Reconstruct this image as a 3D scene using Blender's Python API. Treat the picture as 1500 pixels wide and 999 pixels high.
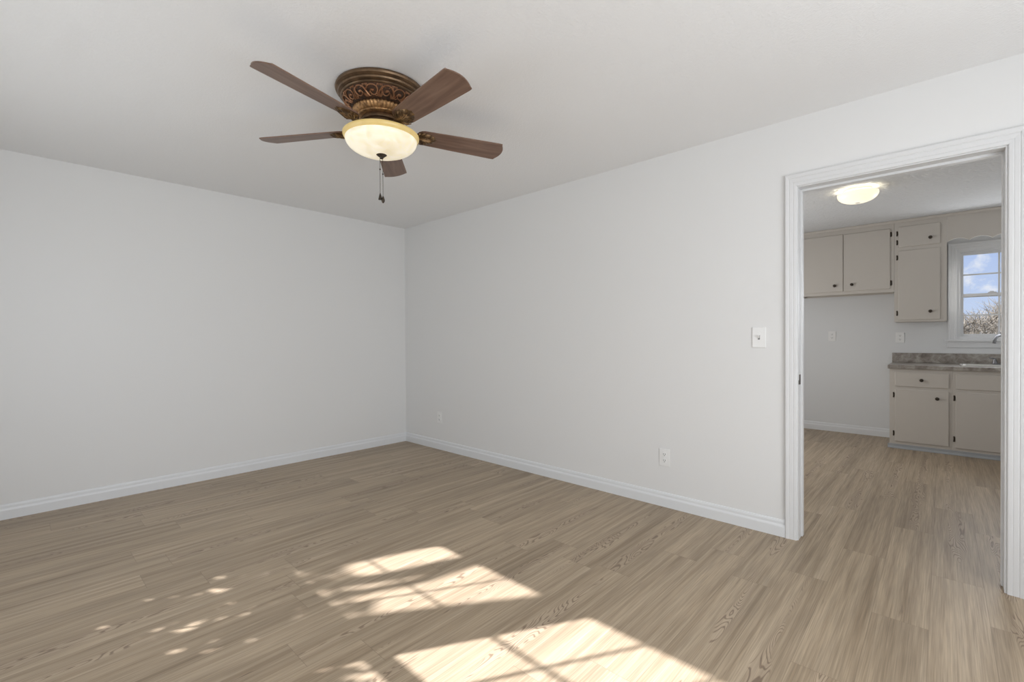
import bpy, bmesh, math, random
from mathutils import Vector, Matrix
random.seed(7)
PI = math.pi
S = bpy.context.scene
C = S.collection
for o in list(bpy.data.objects):
    bpy.data.objects.remove(o)

# ---------------------------------------------------------------- camera
YAW, PITCH, ROLL, FPX, CYP, EYE = 42.9075, -0.4633, -0.3136, 679.6, 500.17, 1.1813
cam_d = bpy.data.cameras.new('camera')
cam = bpy.data.objects.new('camera', cam_d)
C.objects.link(cam)
S.camera = cam
a, t, r = (math.radians(v) for v in (YAW, PITCH, ROLL))
F = Vector((math.cos(a), math.sin(a), 0)); R = Vector((math.sin(a), -math.cos(a), 0)); U = Vector((0, 0, 1))
F2 = math.cos(t)*F + math.sin(t)*U
U2 = -math.sin(t)*F + math.cos(t)*U
R3 = math.cos(r)*R + math.sin(r)*U2
U3 = -math.sin(r)*R + math.cos(r)*U2
m = Matrix((R3, U3, -F2)).transposed().to_4x4()
m.translation = Vector((0, 0, EYE))
cam.matrix_world = m
cam_d.sensor_width = 36
cam_d.lens = 36*FPX/1500
cam_d.shift_y = (CYP-499.5)/1500
cam_d.clip_start = 0.02
cam_d.clip_end = 500

# ---------------------------------------------------------------- dimensions
H = 2.44                       # ceiling height
XW, XR, XK0, XK1 = -0.60, 3.083, 3.222, 6.919      # window wall, shared wall (two faces), kitchen far wall
YS, YN = -1.45, 4.542          # living room, south and north faces
KS, KN = -0.85, 2.30           # kitchen, south and north faces
DY0, DY1, DH = -0.211, 0.616, 2.037                # doorway
SUN_DY, SUN_DZ = -0.59, -0.89

# ---------------------------------------------------------------- light
sd = bpy.data.lights.new('sun', 'SUN')
sd.energy = 15.5
sd.angle = math.radians(0.55)
sd.color = (0.97, 0.97, 1.03)
so = bpy.data.objects.new('sun', sd)
so.rotation_euler = Vector((1, SUN_DY, SUN_DZ)).to_track_quat('-Z', 'Y').to_euler()
so.location = (-6, 4, 8)
C.objects.link(so)

def area(name, loc, direction, sx, sy, power, color=(1, 1, 1), spread=180):
    d = bpy.data.lights.new(name, 'AREA')
    d.shape = 'RECTANGLE'; d.size = sx; d.size_y = sy; d.energy = power; d.color = color
    d.spread = math.radians(spread)
    o = bpy.data.objects.new(name, d)
    o.location = loc
    o.rotation_euler = Vector(direction).to_track_quat('-Z', 'Z').to_euler()
    C.objects.link(o)
    return o
SKYC = (0.945, 0.98, 1.02)
area('window_daylight_and_fill', (XW+0.03, 2.02, 1.35), (1, 0, 0), 0.80, 1.32, 8, SKYC)
area('window_daylight_and_fill', (XW+0.03, 3.02, 1.35), (1, 0, 0), 0.80, 1.32, 8, SKYC)
area('window_daylight_and_fill', (1.00, YS+0.20, 1.10), (0, 1, 0.21), 2.40, 1.60, 54, SKYC)  # added fill lamp, no window in this wall; tilted up to lift the ceiling
area('kitchen_daylight_and_fill', (XK1-0.06, -0.425, 1.62), (-1, 0, 0), 0.56, 0.84, 7, SKYC)
area('kitchen_daylight_and_fill', (5.0, KN-0.03, 1.30), (0, -1, 0), 1.60, 1.20, 21, (1.0, 0.99, 0.985))  # added fill lamp at the closed side wall, brightens the kitchen evenly

S.view_settings.view_transform = 'Standard'
S.view_settings.look = 'None'
S.view_settings.gamma = 1
S.view_settings.exposure = 0.0
S.view_settings.use_curve_mapping = False

# sky: clear blue with a few clouds
W = bpy.data.worlds.new('sky'); S.world = W; W.use_nodes = True
nt = W.node_tree; nt.nodes.clear()
def wn(tp, **kw):
    n = nt.nodes.new(tp)
    for k, v in kw.items(): setattr(n, k, v)
    return n
tc = wn('ShaderNodeTexCoord'); sep = wn('ShaderNodeSeparateXYZ')
nt.links.new(tc.outputs['Generated'], sep.inputs[0])
gr = wn('ShaderNodeValToRGB')
gr.color_ramp.elements[0].position = 0.0; gr.color_ramp.elements[0].color = (0.60, 0.72, 0.93, 1)
gr.color_ramp.elements[1].position = 0.22; gr.color_ramp.elements[1].color = (0.36, 0.50, 0.86, 1)
nt.links.new(sep.outputs['Z'], gr.inputs[0])
mp = wn('ShaderNodeMapping'); mp.inputs['Scale'].default_value = (1, 1, 1.3)
mp.inputs['Location'].default_value = (0.31, 0.10, 0.06)
nt.links.new(tc.outputs['Generated'], mp.inputs[0])
cn = wn('ShaderNodeTexNoise'); cn.inputs['Scale'].default_value = 9; cn.inputs['Detail'].default_value = 6
cn.inputs['Roughness'].default_value = 0.55
nt.links.new(mp.outputs[0], cn.inputs['Vector'])
cr = wn('ShaderNodeValToRGB')
cr.color_ramp.elements[0].position = 0.53; cr.color_ramp.elements[0].color = (0, 0, 0, 1)
cr.color_ramp.elements[1].position = 0.60; cr.color_ramp.elements[1].color = (1, 1, 1, 1)
nt.links.new(cn.outputs['Fac'], cr.inputs[0])
mx = wn('ShaderNodeMixRGB'); mx.inputs[2].default_value = (0.92, 0.94, 0.98, 1)
nt.links.new(cr.outputs[0], mx.inputs[0]); nt.links.new(gr.outputs[0], mx.inputs[1])
bg = wn('ShaderNodeBackground'); bg.inputs[1].default_value = 1.0
nt.links.new(mx.outputs[0], bg.inputs[0])
wo = wn('ShaderNodeOutputWorld'); nt.links.new(bg.outputs[0], wo.inputs[0])

# ---------------------------------------------------------------- materials
def mat(name, color=(0.8, 0.8, 0.8), rough=0.5, metal=0.0, spec=0.5, bump=None, vary=None):
    m = bpy.data.materials.new(name); m.use_nodes = True
    n = m.node_tree.nodes; l = m.node_tree.links
    b = n['Principled BSDF']
    b.inputs['Base Color'].default_value = (*color, 1)
    b.inputs['Roughness'].default_value = rough
    b.inputs['Metallic'].default_value = metal
    b.inputs['Specular IOR Level'].default_value = spec
    tx = n.new('ShaderNodeTexCoord')
    if bump:                                   # (scale, strength, distance)
        no = n.new('ShaderNodeTexNoise'); no.inputs['Scale'].default_value = bump[0]
        no.inputs['Detail'].default_value = 3
        l.new(tx.outputs['Object'], no.inputs['Vector'])
        bu = n.new('ShaderNodeBump'); bu.inputs['Strength'].default_value = bump[1]
        bu.inputs['Distance'].default_value = bump[2]
        l.new(no.outputs['Fac'], bu.inputs['Height']); l.new(bu.outputs[0], b.inputs['Normal'])
    if vary:                                   # (scale, other colour, lo, hi)
        no = n.new('ShaderNodeTexNoise'); no.inputs['Scale'].default_value = vary[0]
        no.inputs['Detail'].default_value = 5
        l.new(tx.outputs['Object'], no.inputs['Vector'])
        rp = n.new('ShaderNodeValToRGB')
        rp.color_ramp.elements[0].position = vary[2]; rp.color_ramp.elements[0].color = (*color, 1)
        rp.color_ramp.elements[1].position = vary[3]; rp.color_ramp.elements[1].color = (*vary[1], 1)
        l.new(no.outputs['Fac'], rp.inputs[0]); l.new(rp.outputs[0], b.inputs['Base Color'])
    return m

M = {}
M['wall'] = mat('white_wall_paint', (0.80, 0.80, 0.795), 0.75, spec=0.25, bump=(220, 0.06, 0.002))
M['kitchen_wall'] = mat('kitchen_wall_paint', (0.76, 0.77, 0.775), 0.7, spec=0.25, bump=(220, 0.06, 0.002))
M['trim'] = mat('white_trim_paint', (0.735, 0.74, 0.745), 0.42, bump=(60, 0.03, 0.001))
M['baseboard'] = mat('baseboard_paint', (0.79, 0.805, 0.82), 0.35, bump=(60, 0.03, 0.001))
M['cabinet'] = mat('greige_cabinet_paint', (0.585, 0.548, 0.50), 0.38, bump=(40, 0.04, 0.002))
M['plastic'] = mat('white_plastic', (0.86, 0.86, 0.85), 0.3, bump=(30, 0.01, 0.0005))
M['slot'] = mat('outlet_slot', (0.08, 0.08, 0.08), 0.6, bump=(30, 0.01, 0.0005))
M['bronze'] = mat('dark_bronze', (0.045, 0.036, 0.028), 0.4, 0.6, vary=(90, (0.12, 0.09, 0.06), 0.45, 0.8))
M['aged_bronze'] = mat('aged_bronze', (0.13, 0.085, 0.05), 0.40, 0.7, vary=(24, (0.24, 0.15, 0.085), 0.35, 0.75))
M['band'] = mat('dark_bronze_band', (0.045, 0.028, 0.018), 0.55, 0.5, vary=(70, (0.11, 0.05, 0.025), 0.4, 0.7))
M['copper'] = mat('copper_highlight', (0.42, 0.22, 0.12), 0.4, 0.7, vary=(60, (0.26, 0.11, 0.05), 0.4, 0.7))
M['medallion'] = mat('dull_brass', (0.10, 0.06, 0.03), 0.4, 0.7, vary=(45, (0.34, 0.21, 0.10), 0.45, 0.7))
M['gold'] = mat('antique_gold', (0.50, 0.29, 0.13), 0.42, 0.7, vary=(60, (0.20, 0.11, 0.055), 0.4, 0.7))
M['steel'] = mat('brushed_steel', (0.80, 0.79, 0.76), 0.35, 1.0, bump=(300, 0.03, 0.0004))
M['faucet'] = mat('brushed_nickel', (0.26, 0.26, 0.27), 0.3, 1.0, bump=(300, 0.02, 0.0003))
M['toekick'] = mat('grey_vinyl_cove', (0.36, 0.375, 0.39), 0.4, bump=(40, 0.02, 0.001))
M['bark'] = mat('grey_bark', (0.20, 0.17, 0.14), 0.9, vary=(6, (0.31, 0.28, 0.24), 0.4, 0.65))
M['thicket'] = mat('winter_twigs', (0.10, 0.083, 0.060), 0.9, vary=(0.9, (0.21, 0.19, 0.155), 0.4, 0.62))
M['straw'] = mat('golden_grass', (0.22, 0.165, 0.065), 0.9, vary=(1.4, (0.12, 0.12, 0.05), 0.4, 0.65))
M['leaf'] = mat('dark_leaf', (0.05, 0.09, 0.03), 0.6, vary=(5, (0.09, 0.13, 0.04), 0.4, 0.6))
M['siding'] = mat('white_siding', (0.7, 0.7, 0.68), 0.7, bump=(12, 0.05, 0.004))

def stipple(name, col, scale, strength, dist):
    m = mat(name, col, 0.9, spec=0.15)
    n = m.node_tree.nodes; l = m.node_tree.links; b = n['Principled BSDF']
    tx = n.new('ShaderNodeTexCoord')
    v = n.new('ShaderNodeTexVoronoi'); v.inputs['Scale'].default_value = scale; v.feature = 'SMOOTH_F1'
    l.new(tx.outputs['Object'], v.inputs['Vector'])
    no = n.new('ShaderNodeTexNoise'); no.inputs['Scale'].default_value = scale*0.55; no.inputs['Detail'].default_value = 4
    l.new(tx.outputs['Object'], no.inputs['Vector'])
    ad = n.new('ShaderNodeMath'); ad.operation = 'ADD'
    l.new(v.outputs['Distance'], ad.inputs[0]); l.new(no.outputs['Fac'], ad.inputs[1])
    bu = n.new('ShaderNodeBump'); bu.inputs['Strength'].default_value = strength; bu.inputs['Distance'].default_value = dist
    l.new(ad.outputs[0], bu.inputs['Height']); l.new(bu.outputs[0], b.inputs['Normal'])
    return m
M['ceiling'] = stipple('white_stippled_ceiling', (0.87, 0.87, 0.87), 130, 0.30, 0.003)
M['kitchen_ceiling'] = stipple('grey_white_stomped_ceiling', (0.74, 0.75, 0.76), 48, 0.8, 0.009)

def floor_mat():
    m = bpy.data.materials.new('wood_plank_floor'); m.use_nodes = True
    n = m.node_tree.nodes; l = m.node_tree.links; b = n['Principled BSDF']
    def math_(op, a_, b_=None):
        q = n.new('ShaderNodeMath'); q.operation = op
        for i, v in enumerate((a_, b_)):
            if v is None: continue
            if isinstance(v, (int, float)): q.inputs[i].default_value = v
            else: l.new(v, q.inputs[i])
        return q.outputs[0]
    def noise(vec, scale, detail=4, rough=0.5, dist=0.0):
        q = n.new('ShaderNodeTexNoise'); q.inputs['Scale'].default_value = scale
        q.inputs['Detail'].default_value = detail; q.inputs['Roughness'].default_value = rough
        q.inputs['Distortion'].default_value = dist
        l.new(vec, q.inputs['Vector']); return q.outputs['Fac']
    def comb(x, y, z):
        q = n.new('ShaderNodeCombineXYZ')
        for i, v in enumerate((x, y, z)):
            if isinstance(v, (int, float)): q.inputs[i].default_value = v
            else: l.new(v, q.inputs[i])
        return q.outputs[0]
    def ramp(f, stops):
        q = n.new('ShaderNodeValToRGB'); e = q.color_ramp.elements
        while len(e) < len(stops): e.new(0.5)
        for i, (p_, c_) in enumerate(stops):
            e[i].position = p_; e[i].color = (*c_, 1) if isinstance(c_, tuple) else (c_, c_, c_, 1)
        l.new(f, q.inputs[0]); return q.outputs[0]
    def mix(f, a_, b_, mode='MIX'):
        q = n.new('ShaderNodeMixRGB'); q.blend_type = mode
        for i, v in enumerate((f, a_, b_)):
            if isinstance(v, (int, float)): q.inputs[i].default_value = v
            elif isinstance(v, tuple): q.inputs[i].default_value = (*v, 1)
            else: l.new(v, q.inputs[i])
        return q.outputs[0]
    tx = n.new('ShaderNodeTexCoord'); sp = n.new('ShaderNodeSeparateXYZ')
    l.new(tx.outputs['Object'], sp.inputs[0])
    X, Y = sp.outputs['X'], sp.outputs['Y']
    PW, PL = 0.182, 1.22
    v = math_('DIVIDE', math_('SUBTRACT', Y, -2.69), PW)
    row = math_('FLOOR', v); fv = math_('FRACT', v)
    wn_ = n.new('ShaderNodeTexWhiteNoise'); wn_.noise_dimensions = '1D'
    l.new(row, wn_.inputs['W'])
    u = math_('ADD', math_('DIVIDE', X, PL), math_('MULTIPLY', wn_.outputs['Value'], 1.0))
    u = math_('ADD', u, 20.0)
    colm = math_('FLOOR', u); fu = math_('FRACT', u)
    w2 = n.new('ShaderNodeTexWhiteNoise'); w2.noise_dimensions = '2D'
    l.new(comb(row, colm, 0), w2.inputs['Vector'])
    rnd = w2.outputs['Value']; rc = n.new('ShaderNodeSeparateColor'); l.new(w2.outputs['Color'], rc.inputs[0])
    ox = math_('MULTIPLY', rnd, 43.0); oz = math_('MULTIPLY', rc.outputs[1], 17.0)
    # long streaks
    streak = noise(comb(math_('ADD', math_('MULTIPLY', X, 0.9), ox), math_('MULTIPLY', Y, 30.0), oz), 1.0, 5, 0.55, 0.3)
    fine = noise(comb(math_('ADD', math_('MULTIPLY', X, 5.0), ox), math_('MULTIPLY', Y, 260.0), oz), 1.0, 2, 0.5)
    broad = noise(comb(math_('ADD', math_('MULTIPLY', X, 1.1), oz), math_('MULTIPLY', Y, 7.0), ox), 1.0, 2)
    base = ramp(streak, [(0.26, (0.258, 0.191, 0.124)), (0.45, (0.366, 0.283, 0.193)), (0.60, (0.425, 0.334, 0.233)), (0.8, (0.495, 0.400, 0.290))])
    base = mix(0.75, base, ramp(fine, [(0.3, 0.37), (0.7, 0.62)]), 'OVERLAY')
    base = mix(0.35, base, ramp(broad, [(0.3, 0.36), (0.7, 0.62)]), 'OVERLAY')
    # cathedral grain: contour lines of a stretched field, in the middle of some planks
    fld = noise(comb(math_('ADD', math_('MULTIPLY', X, 1.7), ox), math_('MULTIPLY', Y, 11.0), oz), 1.0, 2, 0.4, 0.15)
    ring = math_('SINE', math_('MULTIPLY', fld, 210.0))
    line = ramp(ring, [(0.25, 0.0), (0.85, 1.0)])
    cy = math_('ABSOLUTE', math_('SUBTRACT', fv, math_('ADD', 0.35, math_('MULTIPLY', rc.outputs[2], 0.3))))
    wob = noise(comb(math_('ADD', math_('MULTIPLY', X, 2.4), oz), math_('MULTIPLY', Y, 3.0), ox), 1.0, 2)
    wid = math_('MULTIPLY', math_('SUBTRACT', wob, 0.40), 0.85)
    msk = ramp(math_('ADD', math_('SUBTRACT', wid, cy), 0.5), [(0.49, 0.0), (0.53, 1.0)])
    msk = math_('MULTIPLY', msk, ramp(rc.outputs[0], [(0.42, 0.0), (0.52, 1.0)]))
    base = mix(math_('MULTIPLY', math_('MULTIPLY', line, msk), 0.62), base, (0.135, 0.085, 0.055))
    base = mix(math_('MULTIPLY', math_('MULTIPLY', math_('SUBTRACT', 1.0, line), msk), 0.30), base, (0.50, 0.395, 0.29))
    # thin dark cracks
    ck = noise(comb(math_('ADD', math_('MULTIPLY', X, 1.6), oz), math_('MULTIPLY', Y, 34.0), ox), 1.0, 4, 0.65, 0.6)
    base = mix(math_('MULTIPLY', ramp(ck, [(0.66, 0.0), (0.74, 1.0)]), 0.5), base, (0.12, 0.08, 0.055))
    # plank to plank tone
    base = mix(0.55, base, ramp(rc.outputs[1], [(0.0, (0.43, 0.42, 0.41)), (1.0, (0.57, 0.57, 0.57))]), 'OVERLAY')
    # seams
    ev = math_('MINIMUM', fv, math_('SUBTRACT', 1.0, fv)); eu = math_('MINIMUM', fu, math_('SUBTRACT', 1.0, fu))
    seam = math_('MINIMUM', math_('MULTIPLY', ev, PW), math_('MULTIPLY', eu, PL))
    sm = ramp(math_('MULTIPLY', seam, 100.0), [(0.04, 1.0), (0.14, 0.0)])
    base = mix(math_('MULTIPLY', sm, 0.45), base, (0.12, 0.085, 0.06))
    l.new(base, b.inputs['Base Color'])
    b.inputs['Roughness'].default_value = 0.42
    b.inputs['Specular IOR Level'].default_value = 0.45
    bu = n.new('ShaderNodeBump'); bu.inputs['Strength'].default_value = 0.12; bu.inputs['Distance'].default_value = 0.001
    l.new(math_('SUBTRACT', math_('MULTIPLY', streak, 0.6), sm), bu.inputs['Height']); l.new(bu.outputs[0], b.inputs['Normal'])
    return m
M['floor'] = floor_mat()

def wood(name, c1, c2, c3, rough):
    m = mat(name, c1, rough)
    n = m.node_tree.nodes; l = m.node_tree.links; b = n['Principled BSDF']
    tx = n.new('ShaderNodeTexCoord'); mp_ = n.new('ShaderNodeMapping'); mp_.inputs['Scale'].default_value = (3, 38, 10)
    l.new(tx.outputs['Object'], mp_.inputs[0])
    no = n.new('ShaderNodeTexNoise'); no.inputs['Scale'].default_value = 1; no.inputs['Detail'].default_value = 6
    no.inputs['Distortion'].default_value = 0.6
    l.new(mp_.outputs[0], no.inputs['Vector'])
    rp = n.new('ShaderNodeValToRGB'); e = rp.color_ramp.elements; e.new(0.5)
    for i, (p_, c_) in enumerate(((0.3, c1), (0.5, c2), (0.72, c3))):
        e[i].position = p_; e[i].color = (*c_, 1)
    l.new(no.outputs['Fac'], rp.inputs[0]); l.new(rp.outputs[0], b.inputs['Base Color'])
    return m
M['blade'] = wood('walnut_blade', (0.12, 0.066, 0.044), (0.18, 0.106, 0.073), (0.235, 0.150, 0.106), 0.38)

def stone():
    m = mat('grey_brown_laminate', (0.3, 0.27, 0.24), 0.32)
    n = m.node_tree.nodes; l = m.node_tree.links; b = n['Principled BSDF']
    tx = n.new('ShaderNodeTexCoord'); no = n.new('ShaderNodeTexNoise')
    no.inputs['Scale'].default_value = 14; no.inputs['Detail'].default_value = 9; no.inputs['Roughness'].default_value = 0.68
    no.inputs['Distortion'].default_value = 0.7
    l.new(tx.outputs['Object'], no.inputs['Vector'])
    rp = n.new('ShaderNodeValToRGB'); e = rp.color_ramp.elements; e.new(0.5); e.new(0.6)
    for i, (p_, c_) in enumerate(((0.30, (0.14, 0.115, 0.10)), (0.46, (0.28, 0.25, 0.22)), (0.56, (0.37, 0.34, 0.305)), (0.72, (0.52, 0.50, 0.46)))):
        e[i].position = p_; e[i].color = (*c_, 1)
    l.new(no.outputs['Fac'], rp.inputs[0]); l.new(rp.outputs[0], b.inputs['Base Color'])
    return m
M['counter'] = stone()

def glass():
    m = bpy.data.materials.new('window_glass'); m.use_nodes = True
    n = m.node_tree.nodes; l = m.node_tree.links; n.clear()
    tr = n.new('ShaderNodeBsdfTransparent'); gl = n.new('ShaderNodeBsdfGlossy'); gl.inputs['Roughness'].default_value = 0.02
    mxs = n.new('ShaderNodeMixShader'); o_ = n.new('ShaderNodeOutputMaterial')
    mxs.inputs[0].default_value = 0.04; l.new(tr.outputs[0], mxs.inputs[1]); l.new(gl.outputs[0], mxs.inputs[2])
    l.new(mxs.outputs[0], o_.inputs[0])
    return m
M['glass'] = glass()

def lamp_glass(name, c_lo, c_hi, strength, alabaster, body=(0.72, 0.66, 0.52)):
    m = bpy.data.materials.new(name); m.use_nodes = True
    n = m.node_tree.nodes; l = m.node_tree.links; b = n['Principled BSDF']
    b.inputs['Base Color'].default_value = (*body, 1); b.inputs['Roughness'].default_value = 0.3
    tx = n.new('ShaderNodeTexCoord'); no = n.new('ShaderNodeTexNoise')
    no.inputs['Scale'].default_value = alabaster; no.inputs['Detail'].default_value = 4; no.inputs['Distortion'].default_value = 1.2
    l.new(tx.outputs['Object'], no.inputs['Vector'])
    rp = n.new('ShaderNodeValToRGB')
    rp.color_ramp.elements[0].position = 0.3; rp.color_ramp.elements[0].color = (*c_lo, 1)
    rp.color_ramp.elements[1].position = 0.62; rp.color_ramp.elements[1].color = (*c_hi, 1)
    l.new(no.outputs['Fac'], rp.inputs[0]); l.new(rp.outputs[0], b.inputs['Emission Color'])
    b.inputs['Emission Strength'].default_value = strength
    return m
M['bowl'] = lamp_glass('lit_alabaster_glass', (0.66, 0.54, 0.33), (0.95, 0.88, 0.70), 0.60, 11)
M['bowl_rim'] = lamp_glass('amber_glass_rim', (0.55, 0.41, 0.15), (0.66, 0.52, 0.22), 0.40, 14, (0.58, 0.42, 0.16))
M['dome'] = lamp_glass('lit_opal_glass', (0.97, 0.86, 0.62), (1.0, 0.93, 0.74), 0.88, 6)

# ---------------------------------------------------------------- mesh helpers
def BM(): return bmesh.new()
def box(bm, x0, x1, y0, y1, z0, z1, bev=0.0):
    vs = [bm.verts.new((x, y, z)) for x in (x0, x1) for y in (y0, y1) for z in (z0, z1)]
    idx = [(0, 1, 3, 2), (4, 6, 7, 5), (0, 4, 5, 1), (2, 3, 7, 6), (0, 2, 6, 4), (1, 5, 7, 3)]
    fs = [bm.faces.new([vs[i] for i in q]) for q in idx]
    if bev > 0:
        es = list({e for f in fs for e in f.edges})
        bmesh.ops.bevel(bm, geom=es, offset=bev, segments=2, affect='EDGES', profile=0.5)
def lathe(bm, prof, n=64, c=(0, 0, 0), mod=None, close=True):
    rings = []
    for j, (rr, z) in enumerate(prof):
        ring = []
        for i in range(n):
            th = 2*PI*i/n
            q = rr*(mod(th, j) if mod else 1)
            ring.append(bm.verts.new((c[0]+q*math.cos(th), c[1]+q*math.sin(th), c[2]+z)))
        rings.append(ring)
    for j in range(len(rings)-1):
        for i in range(n):
            bm.faces.new((rings[j][i], rings[j][(i+1) % n], rings[j+1][(i+1) % n], rings[j+1][i]))
    if close:
        bm.faces.new(rings[0]); bm.faces.new(rings[-1][::-1])
def tube(bm, pts, rad, n=8, cap=True):
    pts = [Vector(p_) for p_ in pts]
    if isinstance(rad, (int, float)): rad = [rad]*len(pts)
    rings = []; up = Vector((0.13, 0.31, 1)).normalized()
    for i, p_ in enumerate(pts):
        d = (pts[min(i+1, len(pts)-1)]-pts[max(i-1, 0)]).normalized()
        s = d.cross(up)
        if s.length < 1e-3: s = d.cross(Vector((1, 0, 0)))
        s.normalize(); w = s.cross(d).normalized(); up = w if i else up
        rings.append([bm.verts.new(p_+(s*math.cos(2*PI*k/n)+w*math.sin(2*PI*k/n))*rad[i]) for k in range(n)])
    for i in range(len(rings)-1):
        for k in range(n):
            bm.faces.new((rings[i][k], rings[i][(k+1) % n], rings[i+1][(k+1) % n], rings[i+1][k]))
    if cap and n > 2:
        bm.faces.new(rings[0][::-1]); bm.faces.new(rings[-1])
def prism(bm, poly, f0, f1):
    """poly of 2-D points, f0 and f1 map a 2-D point to the two end positions"""
    A = [bm.verts.new(f0(*q)) for q in poly]; B = [bm.verts.new(f1(*q)) for q in poly]
    n = len(poly)
    for i in range(n):
        bm.faces.new((A[i], A[(i+1) % n], B[(i+1) % n], B[i]))
    bm.faces.new(A[::-1]); bm.faces.new(B)
def obj(name, bm, material, parent=None, smooth=None, loc=None):
    bmesh.ops.recalc_face_normals(bm, faces=bm.faces)
    me = bpy.data.meshes.new(name); bm.to_mesh(me); bm.free()
    me.materials.append(M[material] if isinstance(material, str) else material)
    if smooth:
        me.shade_smooth()
        me.set_sharp_from_angle(angle=math.radians(smooth))
    o = bpy.data.objects.new(name, me); C.objects.link(o)
    if parent: o.parent = parent
    if loc: o.location = loc
    return o
def tag(o, label, cat, group=None, kind=None):
    o['label'] = label; o['category'] = cat
    if group: o['group'] = group
    if kind: o['kind'] = kind
    return o
def thing(name, label, cat, loc=(0, 0, 0), rotz=0, group=None):
    o = bpy.data.objects.new(name, None); C.objects.link(o)
    o.location = loc; o.rotation_euler = (0, 0, rotz); o.empty_display_size = 0.1
    return tag(o, label, cat, group)
def struct(name, bm, material, label, cat, parent=None, smooth=None):
    o = obj(name, bm, material, parent, smooth)
    if not parent: tag(o, label, cat, kind='structure')
    return o
def copy_tree(o, parent=None):
    c = o.copy(); C.objects.link(c); c.parent = parent
    for ch in list(o.children): copy_tree(ch, c)
    return c

# ---------------------------------------------------------------- shell
T = 0.12
bm = BM(); box(bm, XW-T, XK1+T, YS-T, YN+T, -0.12, 0)
struct('floor', bm, 'floor', 'tan wood plank floor running through both rooms', 'floor')
bm = BM(); box(bm, XW-T, XR+0.07, YS-T, YN+T, H, H+0.15)
struct('ceiling', bm, 'ceiling', 'white lightly stippled ceiling over the empty room', 'ceiling')
bm = BM(); box(bm, XR+0.07, XK1+T, YS-T, YN+T, H, H+0.15)
struct('ceiling_kitchen', bm, 'kitchen_ceiling', 'rough textured kitchen ceiling seen through the doorway', 'ceiling')
bm = BM(); box(bm, XW-T, XR, YN, YN+T, 0, H)
struct('wall_left', bm, 'wall', 'plain white wall on the left of the far corner', 'wall')
bm = BM()
box(bm, XR, XK0, DY1+0.02, YN+T, 0, H); box(bm, XR, XK0, YS-T, DY0-0.02, 0, H); box(bm, XR, XK0, DY0-0.02, DY1+0.02, DH+0.02, H)
struct('wall_right', bm, 'wall', 'long white wall with the cased kitchen doorway', 'wall')
# window wall behind the camera, with two window openings
WZ0, WZ1 = 0.684, 2.128
WINS = [(1.634, 2.499), (2.629, 3.494)]
bm = BM()
box(bm, XW-T, XW, YS-T, WINS[0][0], 0, H); box(bm, XW-T, XW, WINS[0][1], WINS[1][0], 0, H); box(bm, XW-T, XW, WINS[1][1], YN+T, 0, H)
for y0, y1 in WINS:
    box(bm, XW-T, XW, y0, y1, 0, WZ0); box(bm, XW-T, XW, y0, y1, WZ1, H)
struct('wall_window', bm, 'wall', 'white wall with two sunny windows behind the camera', 'wall')
bm = BM(); box(bm, XW, XR, YS-T, YS, 0, H)
struct('wall_front', bm, 'wall', 'plain white wall behind the camera', 'wall')
# kitchen
KW = (-0.745, -0.105, 1.135, 2.10)          # window opening in the far kitchen wall
bm = BM()
box(bm, XK1, XK1+T, KS-T, KW[0], 0, H); box(bm, XK1, XK1+T, KW[1], KN+T, 0, H)
box(bm, XK1, XK1+T, KW[0], KW[1], 0, KW[2]); box(bm, XK1, XK1+T, KW[0], KW[1], KW[3], H)
struct('wall_kitchen_far', bm, 'kitchen_wall', 'pale grey far kitchen wall holding the window', 'wall')
bm = BM(); box(bm, XK0, XK1, KS-T, KS, 0, H)
struct('wall_kitchen_south', bm, 'kitchen_wall', 'kitchen side wall hidden right of the doorway', 'wall')
bm = BM(); box(bm, XK0, XK1, KN, KN+T, 0, H)
struct('wall_kitchen_north', bm, 'kitchen_wall', 'kitchen side wall hidden left of the doorway', 'wall')

# baseboards
BP = [(0, 0), (0.014, 0), (0.014, 0.058), (0.0125, 0.064), (0.0085, 0.072), (0.008, 0.086), (0.005, 0.096), (0, 0.099)]
def baseboard(name, p0, p1, nrm, label):
    bm = BM(); p0 = Vector(p0); p1 = Vector(p1); nv = Vector(nrm)
    prism(bm, BP, lambda d, z: (p0.x+nv.x*d, p0.y+nv.y*d, z), lambda d, z: (p1.x+nv.x*d, p1.y+nv.y*d, z))
    return struct(name, bm, 'baseboard', label, 'baseboard')
baseboard('baseboard_left', (XW, YN), (XR, YN), (0, -1), 'white moulded baseboard along the left wall')
baseboard('baseboard_right', (XR, YN-0.014), (XR, DY1+0.056), (-1, 0), 'white moulded baseboard between the far corner and the doorway')
baseboard('baseboard_front', (XW, YS), (XR, YS), (0, 1), 'white baseboard on the wall behind the camera')
baseboard('baseboard_window', (XW, YS), (XW, YN-0.014), (1, 0), 'white baseboard under the sunny windows')
baseboard('baseboard_kitchen', (XK1, KN), (XK1, 0.42), (-1, 0), 'white baseboard on the far kitchen wall left of the cabinets')

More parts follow.
